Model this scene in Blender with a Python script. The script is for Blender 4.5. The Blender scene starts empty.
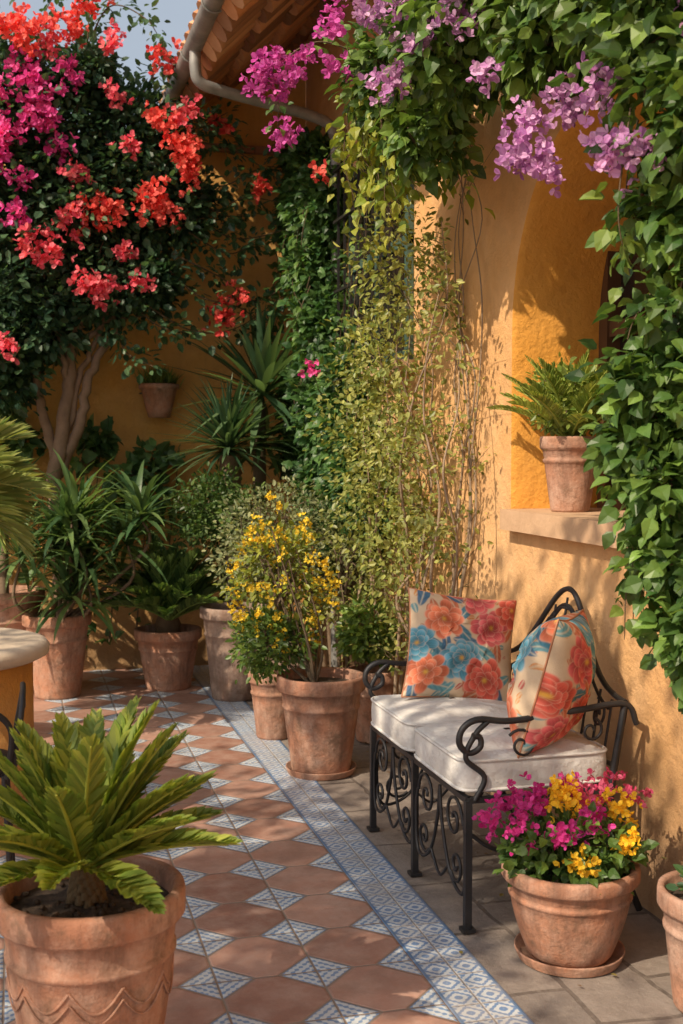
import bpy, math, numpy as np
from mathutils import Vector
R_=np.random.default_rng(7)
A=np.array
def unit(a):
    a=np.asarray(a,float); return a/(np.linalg.norm(a,axis=-1,keepdims=True)+1e-9)
# ------------------------------------------------------------ materials
def newmat(name):
    m=bpy.data.materials.new(name); m.use_nodes=True
    nt=m.node_tree; nt.nodes.clear()
    out=nt.nodes.new('ShaderNodeOutputMaterial')
    b=nt.nodes.new('ShaderNodeBsdfPrincipled'); nt.links.new(b.outputs[0],out.inputs[0])
    return m,nt,b,out
def setin(nt,sock,v):
    if hasattr(v,'links') or isinstance(v,bpy.types.NodeSocket): nt.links.new(v,sock)
    elif v is not None:
        if isinstance(v,(tuple,list)) and len(v)==3 and sock.type=='RGBA': v=(*v,1)
        sock.default_value=v
def math_(nt,op,a,b=None,c=None):
    n=nt.nodes.new('ShaderNodeMath'); n.operation=op
    for i,x in enumerate((a,b,c)):
        if x is not None: setin(nt,n.inputs[i],x)
    return n.outputs[0]
def mix(nt,f,a,b,bt='MIX'):
    n=nt.nodes.new('ShaderNodeMix'); n.data_type='RGBA'; n.blend_type=bt
    setin(nt,n.inputs[0],f); setin(nt,n.inputs[6],a); setin(nt,n.inputs[7],b)
    return n.outputs[2]
def coord(nt):
    return nt.nodes.new('ShaderNodeTexCoord').outputs['Object']
def noise(nt,sc,det=4,rough=.55,vec=None,col=False):
    n=nt.nodes.new('ShaderNodeTexNoise'); n.inputs['Scale'].default_value=sc
    n.inputs['Detail'].default_value=det; n.inputs['Roughness'].default_value=rough
    nt.links.new(vec if vec is not None else coord(nt),n.inputs['Vector'])
    return n.outputs[1] if col else n.outputs[0]
def ramp(nt,f,lo,hi):
    n=nt.nodes.new('ShaderNodeMapRange'); n.inputs[1].default_value=lo; n.inputs[2].default_value=hi
    setin(nt,n.inputs[0],f); return n.outputs[0]
def bump(nt,b,h,st=.3,dist=.01):
    n=nt.nodes.new('ShaderNodeBump'); n.inputs['Strength'].default_value=st; n.inputs['Distance'].default_value=dist
    setin(nt,n.inputs['Height'],h); nt.links.new(n.outputs[0],b.inputs['Normal'])
def attr(nt):
    n=nt.nodes.new('ShaderNodeAttribute'); n.attribute_name='Col'; return n.outputs['Color']
def mat_leaf(name,trans,rough,var=.35):
    m,nt,b,out=newmat(name); c=attr(nt)
    k=ramp(nt,noise(nt,35,2),.3,.7)
    c2=mix(nt,math_(nt,'MULTIPLY',k,var),c,mix(nt,1.0,c,(1.35,1.15,.7),'MULTIPLY'))
    nt.links.new(c2,b.inputs['Base Color']); b.inputs['Roughness'].default_value=rough
    b.inputs['Specular IOR Level'].default_value=.4
    t=nt.nodes.new('ShaderNodeBsdfTranslucent')
    nt.links.new(mix(nt,1.0,c2,(1.5,1.5,.8) if 'leaf' in name else (1.2,1.1,1.1),'MULTIPLY'),t.inputs[0])
    ms=nt.nodes.new('ShaderNodeMixShader'); ms.inputs[0].default_value=trans
    nt.links.new(b.outputs[0],ms.inputs[1]); nt.links.new(t.outputs[0],ms.inputs[2]); nt.links.new(ms.outputs[0],out.inputs[0])
    return m
def mat_attr(name,rough,nsc,amt,bst,tint=(.6,.55,.5),metal=0,bsc=None):
    m,nt,b,out=newmat(name); c=attr(nt)
    k=ramp(nt,noise(nt,nsc,6,.65),.35,.7)
    nt.links.new(mix(nt,math_(nt,'MULTIPLY',k,amt),c,mix(nt,1.0,c,tint,'MULTIPLY')),b.inputs['Base Color'])
    b.inputs['Roughness'].default_value=rough; b.inputs['Metallic'].default_value=metal
    if bst: bump(nt,b,noise(nt,bsc or nsc*6,4),bst,.006)
    return m
def mat_terra():
    m,nt,b,out=newmat('terracotta'); c=attr(nt)
    k=ramp(nt,noise(nt,6,7,.72),.42,.62)
    c1=mix(nt,math_(nt,'MULTIPLY',k,.6),c,(.52,.38,.30))      # lime bloom
    mp=nt.nodes.new('ShaderNodeMapping'); mp.inputs['Scale'].default_value=(14,14,2.5); nt.links.new(coord(nt),mp.inputs[0])
    k1=ramp(nt,noise(nt,1.3,5,.7,mp.outputs[0]),.46,.66); c1=mix(nt,math_(nt,'MULTIPLY',k1,.7),c1,(.20,.105,.07))
    k2=ramp(nt,noise(nt,16,6,.75),.50,.66)
    c2=mix(nt,math_(nt,'MULTIPLY',k2,.6),c1,(.15,.095,.06))
    k3=ramp(nt,noise(nt,90,3),.5,.8)
    c3=mix(nt,math_(nt,'MULTIPLY',k3,.3),c2,(.3,.15,.09))
    nt.links.new(c3,b.inputs['Base Color']); b.inputs['Roughness'].default_value=.88
    bump(nt,b,math_(nt,'ADD',noise(nt,60,6,.7),math_(nt,'MULTIPLY',noise(nt,12,3),1.5)),.6,.009); return m
def mat_stucco(name,c0,c1,dirt):
    m,nt,b,out=newmat(name)
    k=ramp(nt,noise(nt,1.3,6,.65),.35,.68)
    c=mix(nt,k,c0,c1)
    k=ramp(nt,noise(nt,5,8,.7),.50,.72); c=mix(nt,math_(nt,'MULTIPLY',k,.5),c,dirt)
    sep=nt.nodes.new('ShaderNodeSeparateXYZ'); nt.links.new(coord(nt),sep.inputs[0])
    zz=math_(nt,'ADD',sep.outputs[2],math_(nt,'MULTIPLY',noise(nt,3,6,.65),-.9))
    low=ramp(nt,zz,.30,-.35); c=mix(nt,math_(nt,'MULTIPLY',low,.7),c,(.25,.17,.11))
    mp=nt.nodes.new('ShaderNodeMapping'); mp.inputs['Scale'].default_value=(6,6,.5); nt.links.new(coord(nt),mp.inputs[0])
    st=ramp(nt,noise(nt,1.5,5,.6,mp.outputs[0]),.52,.75); c=mix(nt,math_(nt,'MULTIPLY',st,.35),c,dirt)
    nt.links.new(c,b.inputs['Base Color']); b.inputs['Roughness'].default_value=.92
    h=math_(nt,'ADD',noise(nt,45,6,.7),math_(nt,'MULTIPLY',noise(nt,6,4),2.5))
    bump(nt,b,h,.6,.018); return m
def mat_floor():
    m,nt,b,out=newmat('patio_tiles')
    sep=nt.nodes.new('ShaderNodeSeparateXYZ'); nt.links.new(coord(nt),sep.inputs[0])
    P=.28
    X=math_(nt,'DIVIDE',math_(nt,'SUBTRACT',sep.outputs[0],1.06),P); Y=math_(nt,'DIVIDE',math_(nt,'SUBTRACT',sep.outputs[1],.1),P)
    dx=math_(nt,'ABSOLUTE',math_(nt,'SUBTRACT',X,math_(nt,'ROUND',X))); dy=math_(nt,'ABSOLUTE',math_(nt,'SUBTRACT',Y,math_(nt,'ROUND',Y)))
    s=math_(nt,'ADD',dx,dy); r=.385
    dia=math_(nt,'LESS_THAN',s,r)
    g=math_(nt,'MINIMUM',math_(nt,'MINIMUM',dx,dy),math_(nt,'MULTIPLY',math_(nt,'ABSOLUTE',math_(nt,'SUBTRACT',s,r)),.7))
    g=math_(nt,'ADD',g,math_(nt,'MULTIPLY',math_(nt,'SUBTRACT',noise(nt,40,2),.5),.012))
    grout=math_(nt,'LESS_THAN',g,.012)
    comb=nt.nodes.new('ShaderNodeCombineXYZ'); nt.links.new(math_(nt,'FLOOR',X),comb.inputs[0]); nt.links.new(math_(nt,'FLOOR',Y),comb.inputs[1])
    wn=nt.nodes.new('ShaderNodeTexWhiteNoise'); wn.noise_dimensions='3D'; nt.links.new(comb.outputs[0],wn.inputs[0])
    t=mix(nt,wn.outputs[0],(.28,.135,.095),(.50,.28,.21))
    t=mix(nt,math_(nt,'MULTIPLY',ramp(nt,noise(nt,9,7,.72),.4,.7),.6),t,(.52,.38,.31))
    t=mix(nt,math_(nt,'MULTIPLY',ramp(nt,noise(nt,3,7,.72),.46,.68),.6),t,(.19,.11,.085))
    a1=math_(nt,'MULTIPLY',math_(nt,'SINE',math_(nt,'MULTIPLY',dx,62)),math_(nt,'SINE',math_(nt,'MULTIPLY',dy,62)))
    a2=math_(nt,'ADD',a1,math_(nt,'MULTIPLY',math_(nt,'SINE',math_(nt,'MULTIPLY',s,52)),.45))
    a2=math_(nt,'ADD',a2,math_(nt,'MULTIPLY',math_(nt,'SUBTRACT',noise(nt,60,2),.5),2.6))
    blue=ramp(nt,a2,.05,.5)
    edge=math_(nt,'GREATER_THAN',s,r-.030); blue=math_(nt,'MAXIMUM',blue,edge)
    wb=mix(nt,math_(nt,'MULTIPLY',blue,.82),(.56,.60,.62),(.09,.21,.42))
    wb=mix(nt,math_(nt,'MULTIPLY',ramp(nt,noise(nt,6,6,.7),.45,.7),.4),wb,(.36,.31,.27))
    c=mix(nt,dia,t,wb); c=mix(nt,grout,c,(.26,.2,.16))
    nt.links.new(c,b.inputs['Base Color'])
    rr=math_(nt,'ADD',.34,math_(nt,'MULTIPLY',noise(nt,8,5),.5)); nt.links.new(rr,b.inputs['Roughness'])
    h=math_(nt,'ADD',math_(nt,'MULTIPLY',ramp(nt,g,0,.03),1.0),math_(nt,'MULTIPLY',noise(nt,14,5),.9))
    bump(nt,b,h,.6,.006); return m
def mat_border():
    m,nt,b,out=newmat('border_tiles')
    sep=nt.nodes.new('ShaderNodeSeparateXYZ'); nt.links.new(coord(nt),sep.inputs[0])
    P=.09
    X=math_(nt,'DIVIDE',math_(nt,'SUBTRACT',sep.outputs[0],1.06),P); Y=math_(nt,'DIVIDE',sep.outputs[1],P)
    fx=math_(nt,'FRACT',X); fy=math_(nt,'FRACT',Y)
    dx=math_(nt,'ABSOLUTE',math_(nt,'SUBTRACT',fx,.5)); dy=math_(nt,'ABSOLUTE',math_(nt,'SUBTRACT',fy,.5))
    s=math_(nt,'ADD',dx,dy)
    a=math_(nt,'ADD',math_(nt,'SINE',math_(nt,'MULTIPLY',s,19)),math_(nt,'MULTIPLY',math_(nt,'SUBTRACT',noise(nt,90,2),.5),2.4))
    a=math_(nt,'ADD',a,math_(nt,'MULTIPLY',math_(nt,'SINE',math_(nt,'MULTIPLY',dx,25)),math_(nt,'SINE',math_(nt,'MULTIPLY',dy,25))))
    blue=ramp(nt,a,-.1,.5)
    c=mix(nt,math_(nt,'MULTIPLY',blue,.85),(.54,.58,.61),(.08,.19,.40))
    g=math_(nt,'MAXIMUM',dx,dy); gr=math_(nt,'GREATER_THAN',g,.47)
    c=mix(nt,gr,c,(.33,.30,.28))
    xe=math_(nt,'ABSOLUTE',math_(nt,'SUBTRACT',math_(nt,'SUBTRACT',sep.outputs[0],1.06),.09))
    c=mix(nt,math_(nt,'GREATER_THAN',xe,.08),c,(.10,.19,.34))
    c=mix(nt,math_(nt,'MULTIPLY',ramp(nt,noise(nt,5,6,.7),.42,.68),.5),c,(.34,.29,.25))
    nt.links.new(c,b.inputs['Base Color']); b.inputs['Roughness'].default_value=.45
    bump(nt,b,math_(nt,'ADD',ramp(nt,g,.5,.45),noise(nt,14,4)),.4,.005); return m
def mat_pavers():
    m,nt,b,out=newmat('stone_pavers')
    br=nt.nodes.new('ShaderNodeTexBrick'); br.inputs['Scale'].default_value=1.0
    mp=nt.nodes.new('ShaderNodeMapping'); mp.inputs['Rotation'].default_value=(0,0,math.pi/2)
    nz=noise(nt,4,3,.5,None,True)
    va=nt.nodes.new('ShaderNodeVectorMath'); va.operation='MULTIPLY_ADD'; va.inputs[1].default_value=(.06,.06,0)
    nt.links.new(nz,va.inputs[0]); nt.links.new(coord(nt),va.inputs[2]); nt.links.new(va.outputs[0],mp.inputs[0]); nt.links.new(mp.outputs[0],br.inputs['Vector'])
    for k,v in (('Color1',(.20,.17,.15,1)),('Color2',(.30,.25,.215,1)),('Mortar',(.12,.095,.08,1))): br.inputs[k].default_value=v
    br.inputs['Mortar Size'].default_value=.008; br.inputs['Brick Width'].default_value=.42; br.inputs['Row Height'].default_value=.24
    c=mix(nt,math_(nt,'MULTIPLY',ramp(nt,noise(nt,5,7,.75),.4,.65),.7),br.outputs[0],(.16,.13,.11))
    c=mix(nt,math_(nt,'MULTIPLY',ramp(nt,noise(nt,22,6,.75),.5,.7),.4),c,(.36,.31,.26))
    nt.links.new(c,b.inputs['Base Color']); b.inputs['Roughness'].default_value=.8
    h=math_(nt,'SUBTRACT',noise(nt,14,7,.75),br.outputs[1]); bump(nt,b,h,.8,.012); return m
def mat_plain(name,c0,c1,sc,rough,bst=.2,metal=0):
    m,nt,b,out=newmat(name); nt.links.new(mix(nt,ramp(nt,noise(nt,sc,5,.6),.35,.65),c0,c1),b.inputs['Base Color'])
    b.inputs['Roughness'].default_value=rough; b.inputs['Metallic'].default_value=metal
    if bst: bump(nt,b,noise(nt,sc*5,4),bst,.005)
    return m
LEAF,BARK,TERRA,SOIL,PETAL,FAB,IRON,ROOF,STONE,PAINT,GLASS,METAL,STU1,STU2,WHITE,STU3=range(16)
def mat_fabric():
    m,nt,b,out=newmat('canvas_cushion')
    c=mix(nt,ramp(nt,noise(nt,7,5),.35,.7),(.62,.60,.57),(.73,.71,.68))
    nt.links.new(c,b.inputs['Base Color']); b.inputs['Roughness'].default_value=.95
    h=math_(nt,'ADD',math_(nt,'MULTIPLY',noise(nt,500,2),.25),math_(nt,'MULTIPLY',noise(nt,9,4),4)); bump(nt,b,h,.5,.014); return m
MATS=[mat_leaf('leaf',.33,.42),mat_attr('bark',.9,18,.6,.6),mat_terra(),mat_plain('soil',(.03,.02,.014),(.09,.06,.04),40,1,.8),
 mat_leaf('petal',.35,.6,.15),mat_attr('printed_fabric',.9,60,.12,.3,bsc=400),mat_attr('wrought_iron',.5,30,.4,.2,tint=(1.8,1.4,1.1),metal=.5),
 mat_attr('roof_clay',.85,6,.6,.4,tint=(.6,.5,.42)),mat_attr('stone',.8,9,.4,.4),mat_attr('paint',.6,8,.25,.15),
 mat_plain('dark_glass',(.02,.015,.012),(.035,.025,.02),3,.15,0),mat_plain('weathered_zinc',(.20,.20,.19),(.33,.32,.30),8,.6,.1,.3),
 mat_stucco('ochre_stucco',(.70,.35,.075),(.78,.46,.16),(.46,.23,.08)),mat_stucco('peach_stucco',(.70,.38,.14),(.78,.48,.24),(.52,.29,.13)),mat_fabric(),
 mat_stucco('orange_shade_stucco',(.70,.31,.045),(.76,.38,.08),(.52,.24,.05))]  # orange of the table base; on the arch reveal it paints in shade
# ------------------------------------------------------------ mesh builder
class MB:
    def __init__(s): s.v=[];s.c=[];s.l=[];s.n=[];s.m=[];s.sm=[];s.nv=0
    def add(s,V,F,col=(.5,.5,.5),mat=0,smooth=True):
        V=np.asarray(V,float).reshape(-1,3); n=len(V)
        col=np.asarray(col,float)
        if col.ndim==1: col=np.tile(col,(n,1))
        s.v.append(V); s.c.append(col)
        if isinstance(F,np.ndarray):
            s.l.append(F.ravel()+s.nv); s.n.append(np.full(len(F),F.shape[1])); k=len(F)
        else:
            s.l.append(A([i for f in F for i in f])+s.nv); s.n.append(A([len(f) for f in F])); k=len(F)
        s.m.append(np.full(k,mat)); s.sm.append(np.full(k,smooth)); s.nv+=n
    def obj(s,name,parent=None):
        me=bpy.data.meshes.new(name)
        v=np.concatenate(s.v);l=np.concatenate(s.l).astype(np.int32);n=np.concatenate(s.n).astype(np.int32)
        me.vertices.add(len(v)); me.vertices.foreach_set('co',v.ravel())
        me.loops.add(len(l)); me.loops.foreach_set('vertex_index',l)
        me.polygons.add(len(n)); me.polygons.foreach_set('loop_start',np.concatenate([[0],np.cumsum(n)[:-1]]).astype(np.int32))
        try: me.polygons.foreach_set('loop_total',n)
        except Exception: pass
        m=np.concatenate(s.m); used=sorted(set(m.tolist())); mp=np.zeros(32,int)
        for i,u in enumerate(used): me.materials.append(MATS[u]); mp[u]=i
        me.polygons.foreach_set('material_index',mp[m].astype(np.int32)); me.polygons.foreach_set('use_smooth',np.concatenate(s.sm).astype(bool))
        ca=me.color_attributes.new('Col','FLOAT_COLOR','POINT'); c=np.concatenate(s.c); c=np.concatenate([c,np.ones((len(c),1))],1)
        ca.data.foreach_set('color',c.ravel()); me.update(calc_edges=True); me.validate()
        o=bpy.data.objects.new(name,me); bpy.context.scene.collection.objects.link(o)
        if parent: o.parent=parent
        return o
def empty(name):
    o=bpy.data.objects.new(name,None); o.empty_display_size=.1; bpy.context.scene.collection.objects.link(o); return o
def box(mb,lo,hi,mat,col=(.5,.5,.5)):
    x0,y0,z0=lo;x1,y1,z1=hi
    V=[(x0,y0,z0),(x1,y0,z0),(x1,y1,z0),(x0,y1,z0),(x0,y0,z1),(x1,y0,z1),(x1,y1,z1),(x0,y1,z1)]
    mb.add(V,[(0,3,2,1),(4,5,6,7),(0,1,5,4),(1,2,6,5),(2,3,7,6),(3,0,4,7)],col,mat,False)
def cr(pts,n=8):
    p=A(pts,float); p=np.vstack([2*p[0]-p[1],p,2*p[-1]-p[-2]]); o=[]
    for i in range(1,len(p)-2):
        t=np.linspace(0,1,n,endpoint=False)[:,None]
        a,b,c,d=p[i-1],p[i],p[i+1],p[i+2]
        o.append(.5*((2*b)+(-a+c)*t+(2*a-5*b+4*c-d)*t**2+(-a+3*b-3*c+d)*t**3))
    o.append(p[-2][None]); return np.vstack(o)
def tube(mb,pts,r,seg=6,mat=BARK,col=(.2,.14,.09),closed=False):
    p=A(pts,float); n=len(p); r=np.full(n,r) if np.isscalar(r) else np.interp(np.linspace(0,1,n),np.linspace(0,1,len(r)),r)
    t=unit(np.gradient(p,axis=0))
    if closed: t[0]=t[-1]=unit(p[1]-p[-2])
    u=np.cross(t[0],[0,0,1.0]); 
    if np.linalg.norm(u)<.1: u=np.cross(t[0],[0,1.0,0])
    u=unit(u); V=[]; ang=np.linspace(0,2*math.pi,seg,endpoint=False)+math.pi/4
    for i in range(n):
        u=unit(u-t[i]*np.dot(u,t[i])); w=np.cross(t[i],u)
        V.append(p[i]+r[i]*(np.cos(ang)[:,None]*u+np.sin(ang)[:,None]*w))
    i=np.arange(n-1)[:,None]*seg; j=np.arange(seg)[None]; k=(j+1)%seg
    F=np.stack([i+j,i+k,i+seg+k,i+seg+j],-1).reshape(-1,4)
    mb.add(np.vstack(V),F,col,mat,seg>4)
    if not closed: mb.add(np.vstack([V[0],V[-1]]),[tuple(range(seg))[::-1],tuple(range(seg,2*seg))],col,mat,False)
def lathe(mb,c,prof,seg=40,mat=TERRA,col=(.5,.25,.15),wob=0):
    th=np.linspace(0,2*math.pi,seg,endpoint=False); V=[]
    for r,z in prof:
        rr=r*(1+wob*np.sin(3*th+z*9)); V.append(np.stack([c[0]+rr*np.cos(th),c[1]+rr*np.sin(th),np.full(seg,c[2]+z)],1))
    i=np.arange(len(prof)-1)[:,None]*seg; j=np.arange(seg)[None]; k=(j+1)%seg
    mb.add(np.vstack(V),np.stack([i+j,i+k,i+seg+k,i+seg+j],-1).reshape(-1,4),col,mat,True)
def disc(mb,c,r,mat,col=(.05,.03,.02),seg=32):
    th=np.linspace(0,2*math.pi,seg,endpoint=False)
    rings=[np.stack([c[0]+r*q*np.cos(th),c[1]+r*q*np.sin(th),c[2]+.012*(1-q)+R_.normal(0,.004,seg)*(q<1)],1) for q in (1,.75,.5,.25)]
    i=np.arange(3)[:,None]*seg; j=np.arange(seg)[None]; k=(j+1)%seg
    mb.add(np.vstack(rings),np.stack([i+j,i+k,i+seg+k,i+seg+j],-1).reshape(-1,4),col,mat,True)
    mb.add(rings[-1],[tuple(range(seg))],col,mat,True)
TC=[(.46,.21,.12),(.40,.185,.11),(.45,.225,.14),(.20,.14,.11)]
def pot(mb,x,y,z,R,h,rb=.62,ci=0,saucer=False,bands=1,belly=0):
    col=TC[ci%4]; rh=min(.07,h*.18)
    if saucer:
        lathe(mb,(x,y,z),[(0,.004),(R*.72,.004),(R*.78,.03),(R*.80,.032),(R*.80,.026),(R*.74,.0)],40,TERRA,col); z+=.012; 
    q=lambda t: R*(rb+(.9-rb)*t+belly*math.sin(math.pi*t))
    prof=[(0,0),(R*rb*.96,0),(R*rb,.006)]
    hb=h-rh
    for t in np.linspace(.05,1,10):
        prof.append((q(t),hb*t))
        if bands and abs(t-.789)<.06: prof+= [(q(t)+.006,hb*t+.004),(q(t)+.006,hb*t+.014),(q(t),hb*t+.018)]
    prof+=[(R*.97,hb+.004),(R,hb+.012),(R,h-.01),(R*.985,h),(R*.9,h),(R*.87,h-.008),(R*.85,h-.06)]
    lathe(mb,(x,y,z),prof,48,TERRA,col,.005)
    disc(mb,(x,y,z+h-.045),R*.86,SOIL)
def Tm_(v,f): return (A(v,float),A(f))
T_SM=Tm_([(0,0,0),(-.26,.3,.07),(-.22,.7,.05),(0,1,-.04),(.22,.7,.05),(.26,.3,.07)],[(0,3,2,1),(0,5,4,3)])
T_BIG=Tm_([(0,0,0),(0,.5,.02),(0,1,-.16),(-.28,.12,.03),(-.38,.42,.1),(-.18,.8,-.02),(.28,.12,.03),(.38,.42,.1),(.18,.8,-.02)],[(0,1,4,3),(1,2,5,4),(0,6,7,1),(1,7,8,2)])
T_PET=Tm_([(0,0,0),(-.4,.4,.12),(-.3,.85,.2),(0,1,.08),(.3,.85,.2),(.4,.4,.12)],[(0,3,2,1),(0,5,4,3)])
def leaves(mb,P,D,N,S,col,Tm,mat=LEAF,w=1.0):
    P=A(P);Y=unit(D);X=unit(np.cross(Y,N));Z=np.cross(X,Y);tv,tf=Tm;n=len(P)
    S=np.broadcast_to(np.asarray(S,float),(n,)); 
    V=P[:,None]+S[:,None,None]*(w*tv[None,:,0,None]*X[:,None]+tv[None,:,1,None]*Y[:,None]+tv[None,:,2,None]*Z[:,None])
    F=(tf[None]+(np.arange(n)*len(tv))[:,None,None]).reshape(-1,4)
    mb.add(V.reshape(-1,3),F,np.repeat(col,len(tv),0),mat,False)
def pal(n,c0,c1,tint=1.0):
    t=R_.random(n)[:,None]**1.3; return (A(c0)+(A(c1)-A(c0))*t)*(.8+.4*R_.random(n))[:,None]*tint
def bush(mb,c,r,nc,nl,size,c0,c1,Tm=T_SM,w=1.0,spread=.28,shell=.45,droop=.2,mat=LEAF,twig=True,xmax=None,ymax=None):
    c=A(c,float); r=np.broadcast_to(A(r,float),(3,)); rm=r.mean()
    d=unit(R_.normal(size=(nc,3))); cc=c+d*r*(shell+(1-shell)*R_.random((nc,1)))
    for i in range(nc):
        o=R_.normal(size=(nl,3)); P=cc[i]+o*spread*rm*.6
        if xmax is not None: P[:,0]=np.minimum(P[:,0],xmax-R_.random(nl)*.05)
        if ymax is not None: P[:,1]=np.minimum(P[:,1],ymax-R_.random(nl)*.05)
        D=unit(o*.6+d[i]*.7+R_.normal(size=(nl,3))*.6+A([0,0,-droop])); N=unit(R_.normal(size=(nl,3))*.6+A([-.2,-.3,1.0])+d[i]*.5)
        leaves(mb,P,D,N,size*(.5+.8*R_.random(nl)),pal(nl,c0,c1,.7+.6*R_.random()),Tm,mat,w)
        if twig and i%2==0:
            e=cc[i].copy()
            if xmax is not None: e[0]=min(e[0],xmax-.02)
            if ymax is not None: e[1]=min(e[1],ymax-.02)
            tube(mb,cr([c-[0,0,r[2]*.5],(c+e)/2+R_.normal(0,rm*.08,3),e],3),[.006,.002],4,BARK,(.16,.11,.07))
def strand(mb,pts,nl,size,c0,c1,Tm=T_SM,rad=.004,sp=.03,w=1.,droop=.4,wood=(.13,.09,.05)):
    p=cr(pts,8); tube(mb,p,[rad,rad*.4],5,BARK,wood)
    idx=R_.random(nl)*(len(p)-1.01); i=idx.astype(int); P=p[i]+(p[i+1]-p[i])*(idx-i)[:,None]
    t=unit(p[i+1]-p[i]); o=R_.normal(size=(nl,3)); 
    leaves(mb,P+o*sp*.4,unit(o+t*.7+A([0,0,-droop])),unit(R_.normal(size=(nl,3))*.5+A([-.2,-.4,1.])),size*(.5+.8*R_.random(nl)),pal(nl,c0,c1),Tm,LEAF,w)
def flowers(mb,c,r,n,size,c0,c1,flat=1.0,w=1.0):
    k=max(2,int(n/14)); d=unit(R_.normal(size=(k,3))); r3=A([r,r*flat,r])
    sc=A(c)+d*r3*(.35+.65*R_.random((k,1)))
    P=[];D=[];N=[]
    for s,dd in zip(sc,d):
        for q in range(5):
            b=s+R_.normal(size=3)*size*.9; ax=unit(dd*.8+R_.normal(size=3)*.6+A([-.1,-.5,.2]))
            u=unit(np.cross(ax,R_.normal(size=3))); v=np.cross(ax,u)
            for j in range(3):
                a=j*2.094; di=u*math.cos(a)+v*math.sin(a); P.append(b);D.append(di+ax*.55);N.append(ax)
    n=len(P); leaves(mb,A(P),A(D),A(N),size*(.7+.6*R_.random(n)),pal(n,c0,c1,.85+.3*R_.random()),T_PET,PETAL,w)
def frond(mb,base,az,el,L,arch,nl,ll,lw,c0,c1,ang=.9,vup=.35,rr=.006):
    n=18; t=np.linspace(0,1,n); e=el-arch*t**1.3; dz=np.sin(e)*L/(n-1); dh=np.cos(e)*L/(n-1)
    h=np.concatenate([[0],np.cumsum(dh[:-1])]); z=np.concatenate([[0],np.cumsum(dz[:-1])])
    p=np.stack([base[0]+h*math.cos(az),base[1]+h*math.sin(az),base[2]+z],1)
    tube(mb,p,[rr,rr*.35],5,LEAF,A(c1)*1.1)
    q=np.linspace(.08,1,nl); idx=q*(n-1.01); i=idx.astype(int); P=p[i]+(p[i+1]-p[i])*(idx-i)[:,None]; tg=unit(p[i+1]-p[i])
    side=A([-math.sin(az),math.cos(az),0.]); up=np.cross(tg,side); up*=np.sign(up[:,2:3]+1e-6)
    for sg in (-1,1):
        an=ang-(ang-.25)*q**3
        D=side*sg*np.sin(an)[:,None]+tg*np.cos(an)[:,None]+up*vup+R_.normal(0,.06,(nl,3))
        S=ll*np.clip(np.sin(math.pi*(.12+.80*q)),.1,1)**.6
        leaves(mb,P,D,up+side*sg*-.3,S,pal(nl,c0,c1),T_SM,LEAF,w=lw)
def cycad(mb,c,nf,L,nl,ll,lw,c0,c1,elr=(.1,1.3),arch=.9,ang=.9):
    for i in range(nf):
        az=i*2.39996+R_.normal(0,.15); k=i/nf; el=elr[1]-(elr[1]-elr[0])*k+R_.normal(0,.08)
        frond(mb,A(c)+A([math.cos(az)*.02,math.sin(az)*.02,0]),az,el,L*(.8+.3*R_.random()),arch*(.7+.5*R_.random()),nl,ll,lw,c0,c1,ang)
def strap(mb,base,az,el,L,w,droop,col,segs=6,fold=.25):
    p=A(base,float).copy(); V=[]; side=A([-math.sin(az),math.cos(az),0.])
    for i in range(segs+1):
        t=i/segs; e=el-droop*t**1.5; tg=A([math.cos(az)*math.cos(e),math.sin(az)*math.cos(e),math.sin(e)]); up=np.cross(tg,side); up*=(1 if up[2]>=0 else -1)
        ww=w*.5*(.45+1.2*t if t<.4 else (1-((t-.4)/.6)**1.8)*.93+.02)
        V+= [p-side*ww+up*ww*fold,p.copy(),p+side*ww+up*ww*fold]; p=p+tg*L/segs
    F=[]
    for i in range(segs):
        a=i*3; F+=[(a,a+1,a+4,a+3),(a+1,a+2,a+5,a+4)]
    g=np.repeat(np.linspace(.8,1.15,segs+1),3)[:,None]; mb.add(A(V),A(F),A(col)*g,LEAF,True)
def rosette(mb,c,n,L,w,c0,c1,elr=(.0,1.4),droop=.5):
    for i in range(n):
        az=i*2.39996+R_.normal(0,.2); k=i/n; strap(mb,A(c)+R_.normal(0,.01,3),az,elr[1]-(elr[1]-elr[0])*k+R_.normal(0,.08),L*(.75+.4*R_.random()),w*(.8+.4*R_.random()),droop*(.6+.8*R_.random()),pal(1,c0,c1)[0])
DG=(.025,.065,.028); MG=(.075,.15,.045); LG=(.16,.24,.045); YG=(.36,.38,.06)
# ------------------------------------------------------------ ground & floor
def sheet(name,pts,mat):
    me=bpy.data.meshes.new(name); me.from_pydata(pts,[],[tuple(range(len(pts)))]); me.materials.append(mat)
    o=bpy.data.objects.new(name,me); bpy.context.scene.collection.objects.link(o); return o
def rect(x0,y0,x1,y1,z): return [(x0,y0,z),(x1,y0,z),(x1,y1,z),(x0,y1,z)]
sheet('ground',rect(-150,-150,150,150,-.03),mat_plain('earth',(.22,.16,.10),(.3,.23,.15),1.5,1))
sheet('patio_floor',rect(-6,-4,1.06,8,0),mat_floor())
sheet('tile_border_path',rect(1.06,-4,1.24,8,.0),mat_border())
sheet('stone_pavement',rect(1.24,-4,1.9,8,-.004),mat_pavers())
# ------------------------------------------------------------ back wall
mb=MB(); box(mb,(-6,8,-.02),(1.9,8.3,3.42),STU1)
for i in range(27):
    x=-6+i*.29; box(mb,(x,7.95,3.42),(x+.283,8.35,3.465),ROOF,A(TC[i%3])*(.85+.3*R_.random()))
mb.obj('garden_wall')
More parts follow.
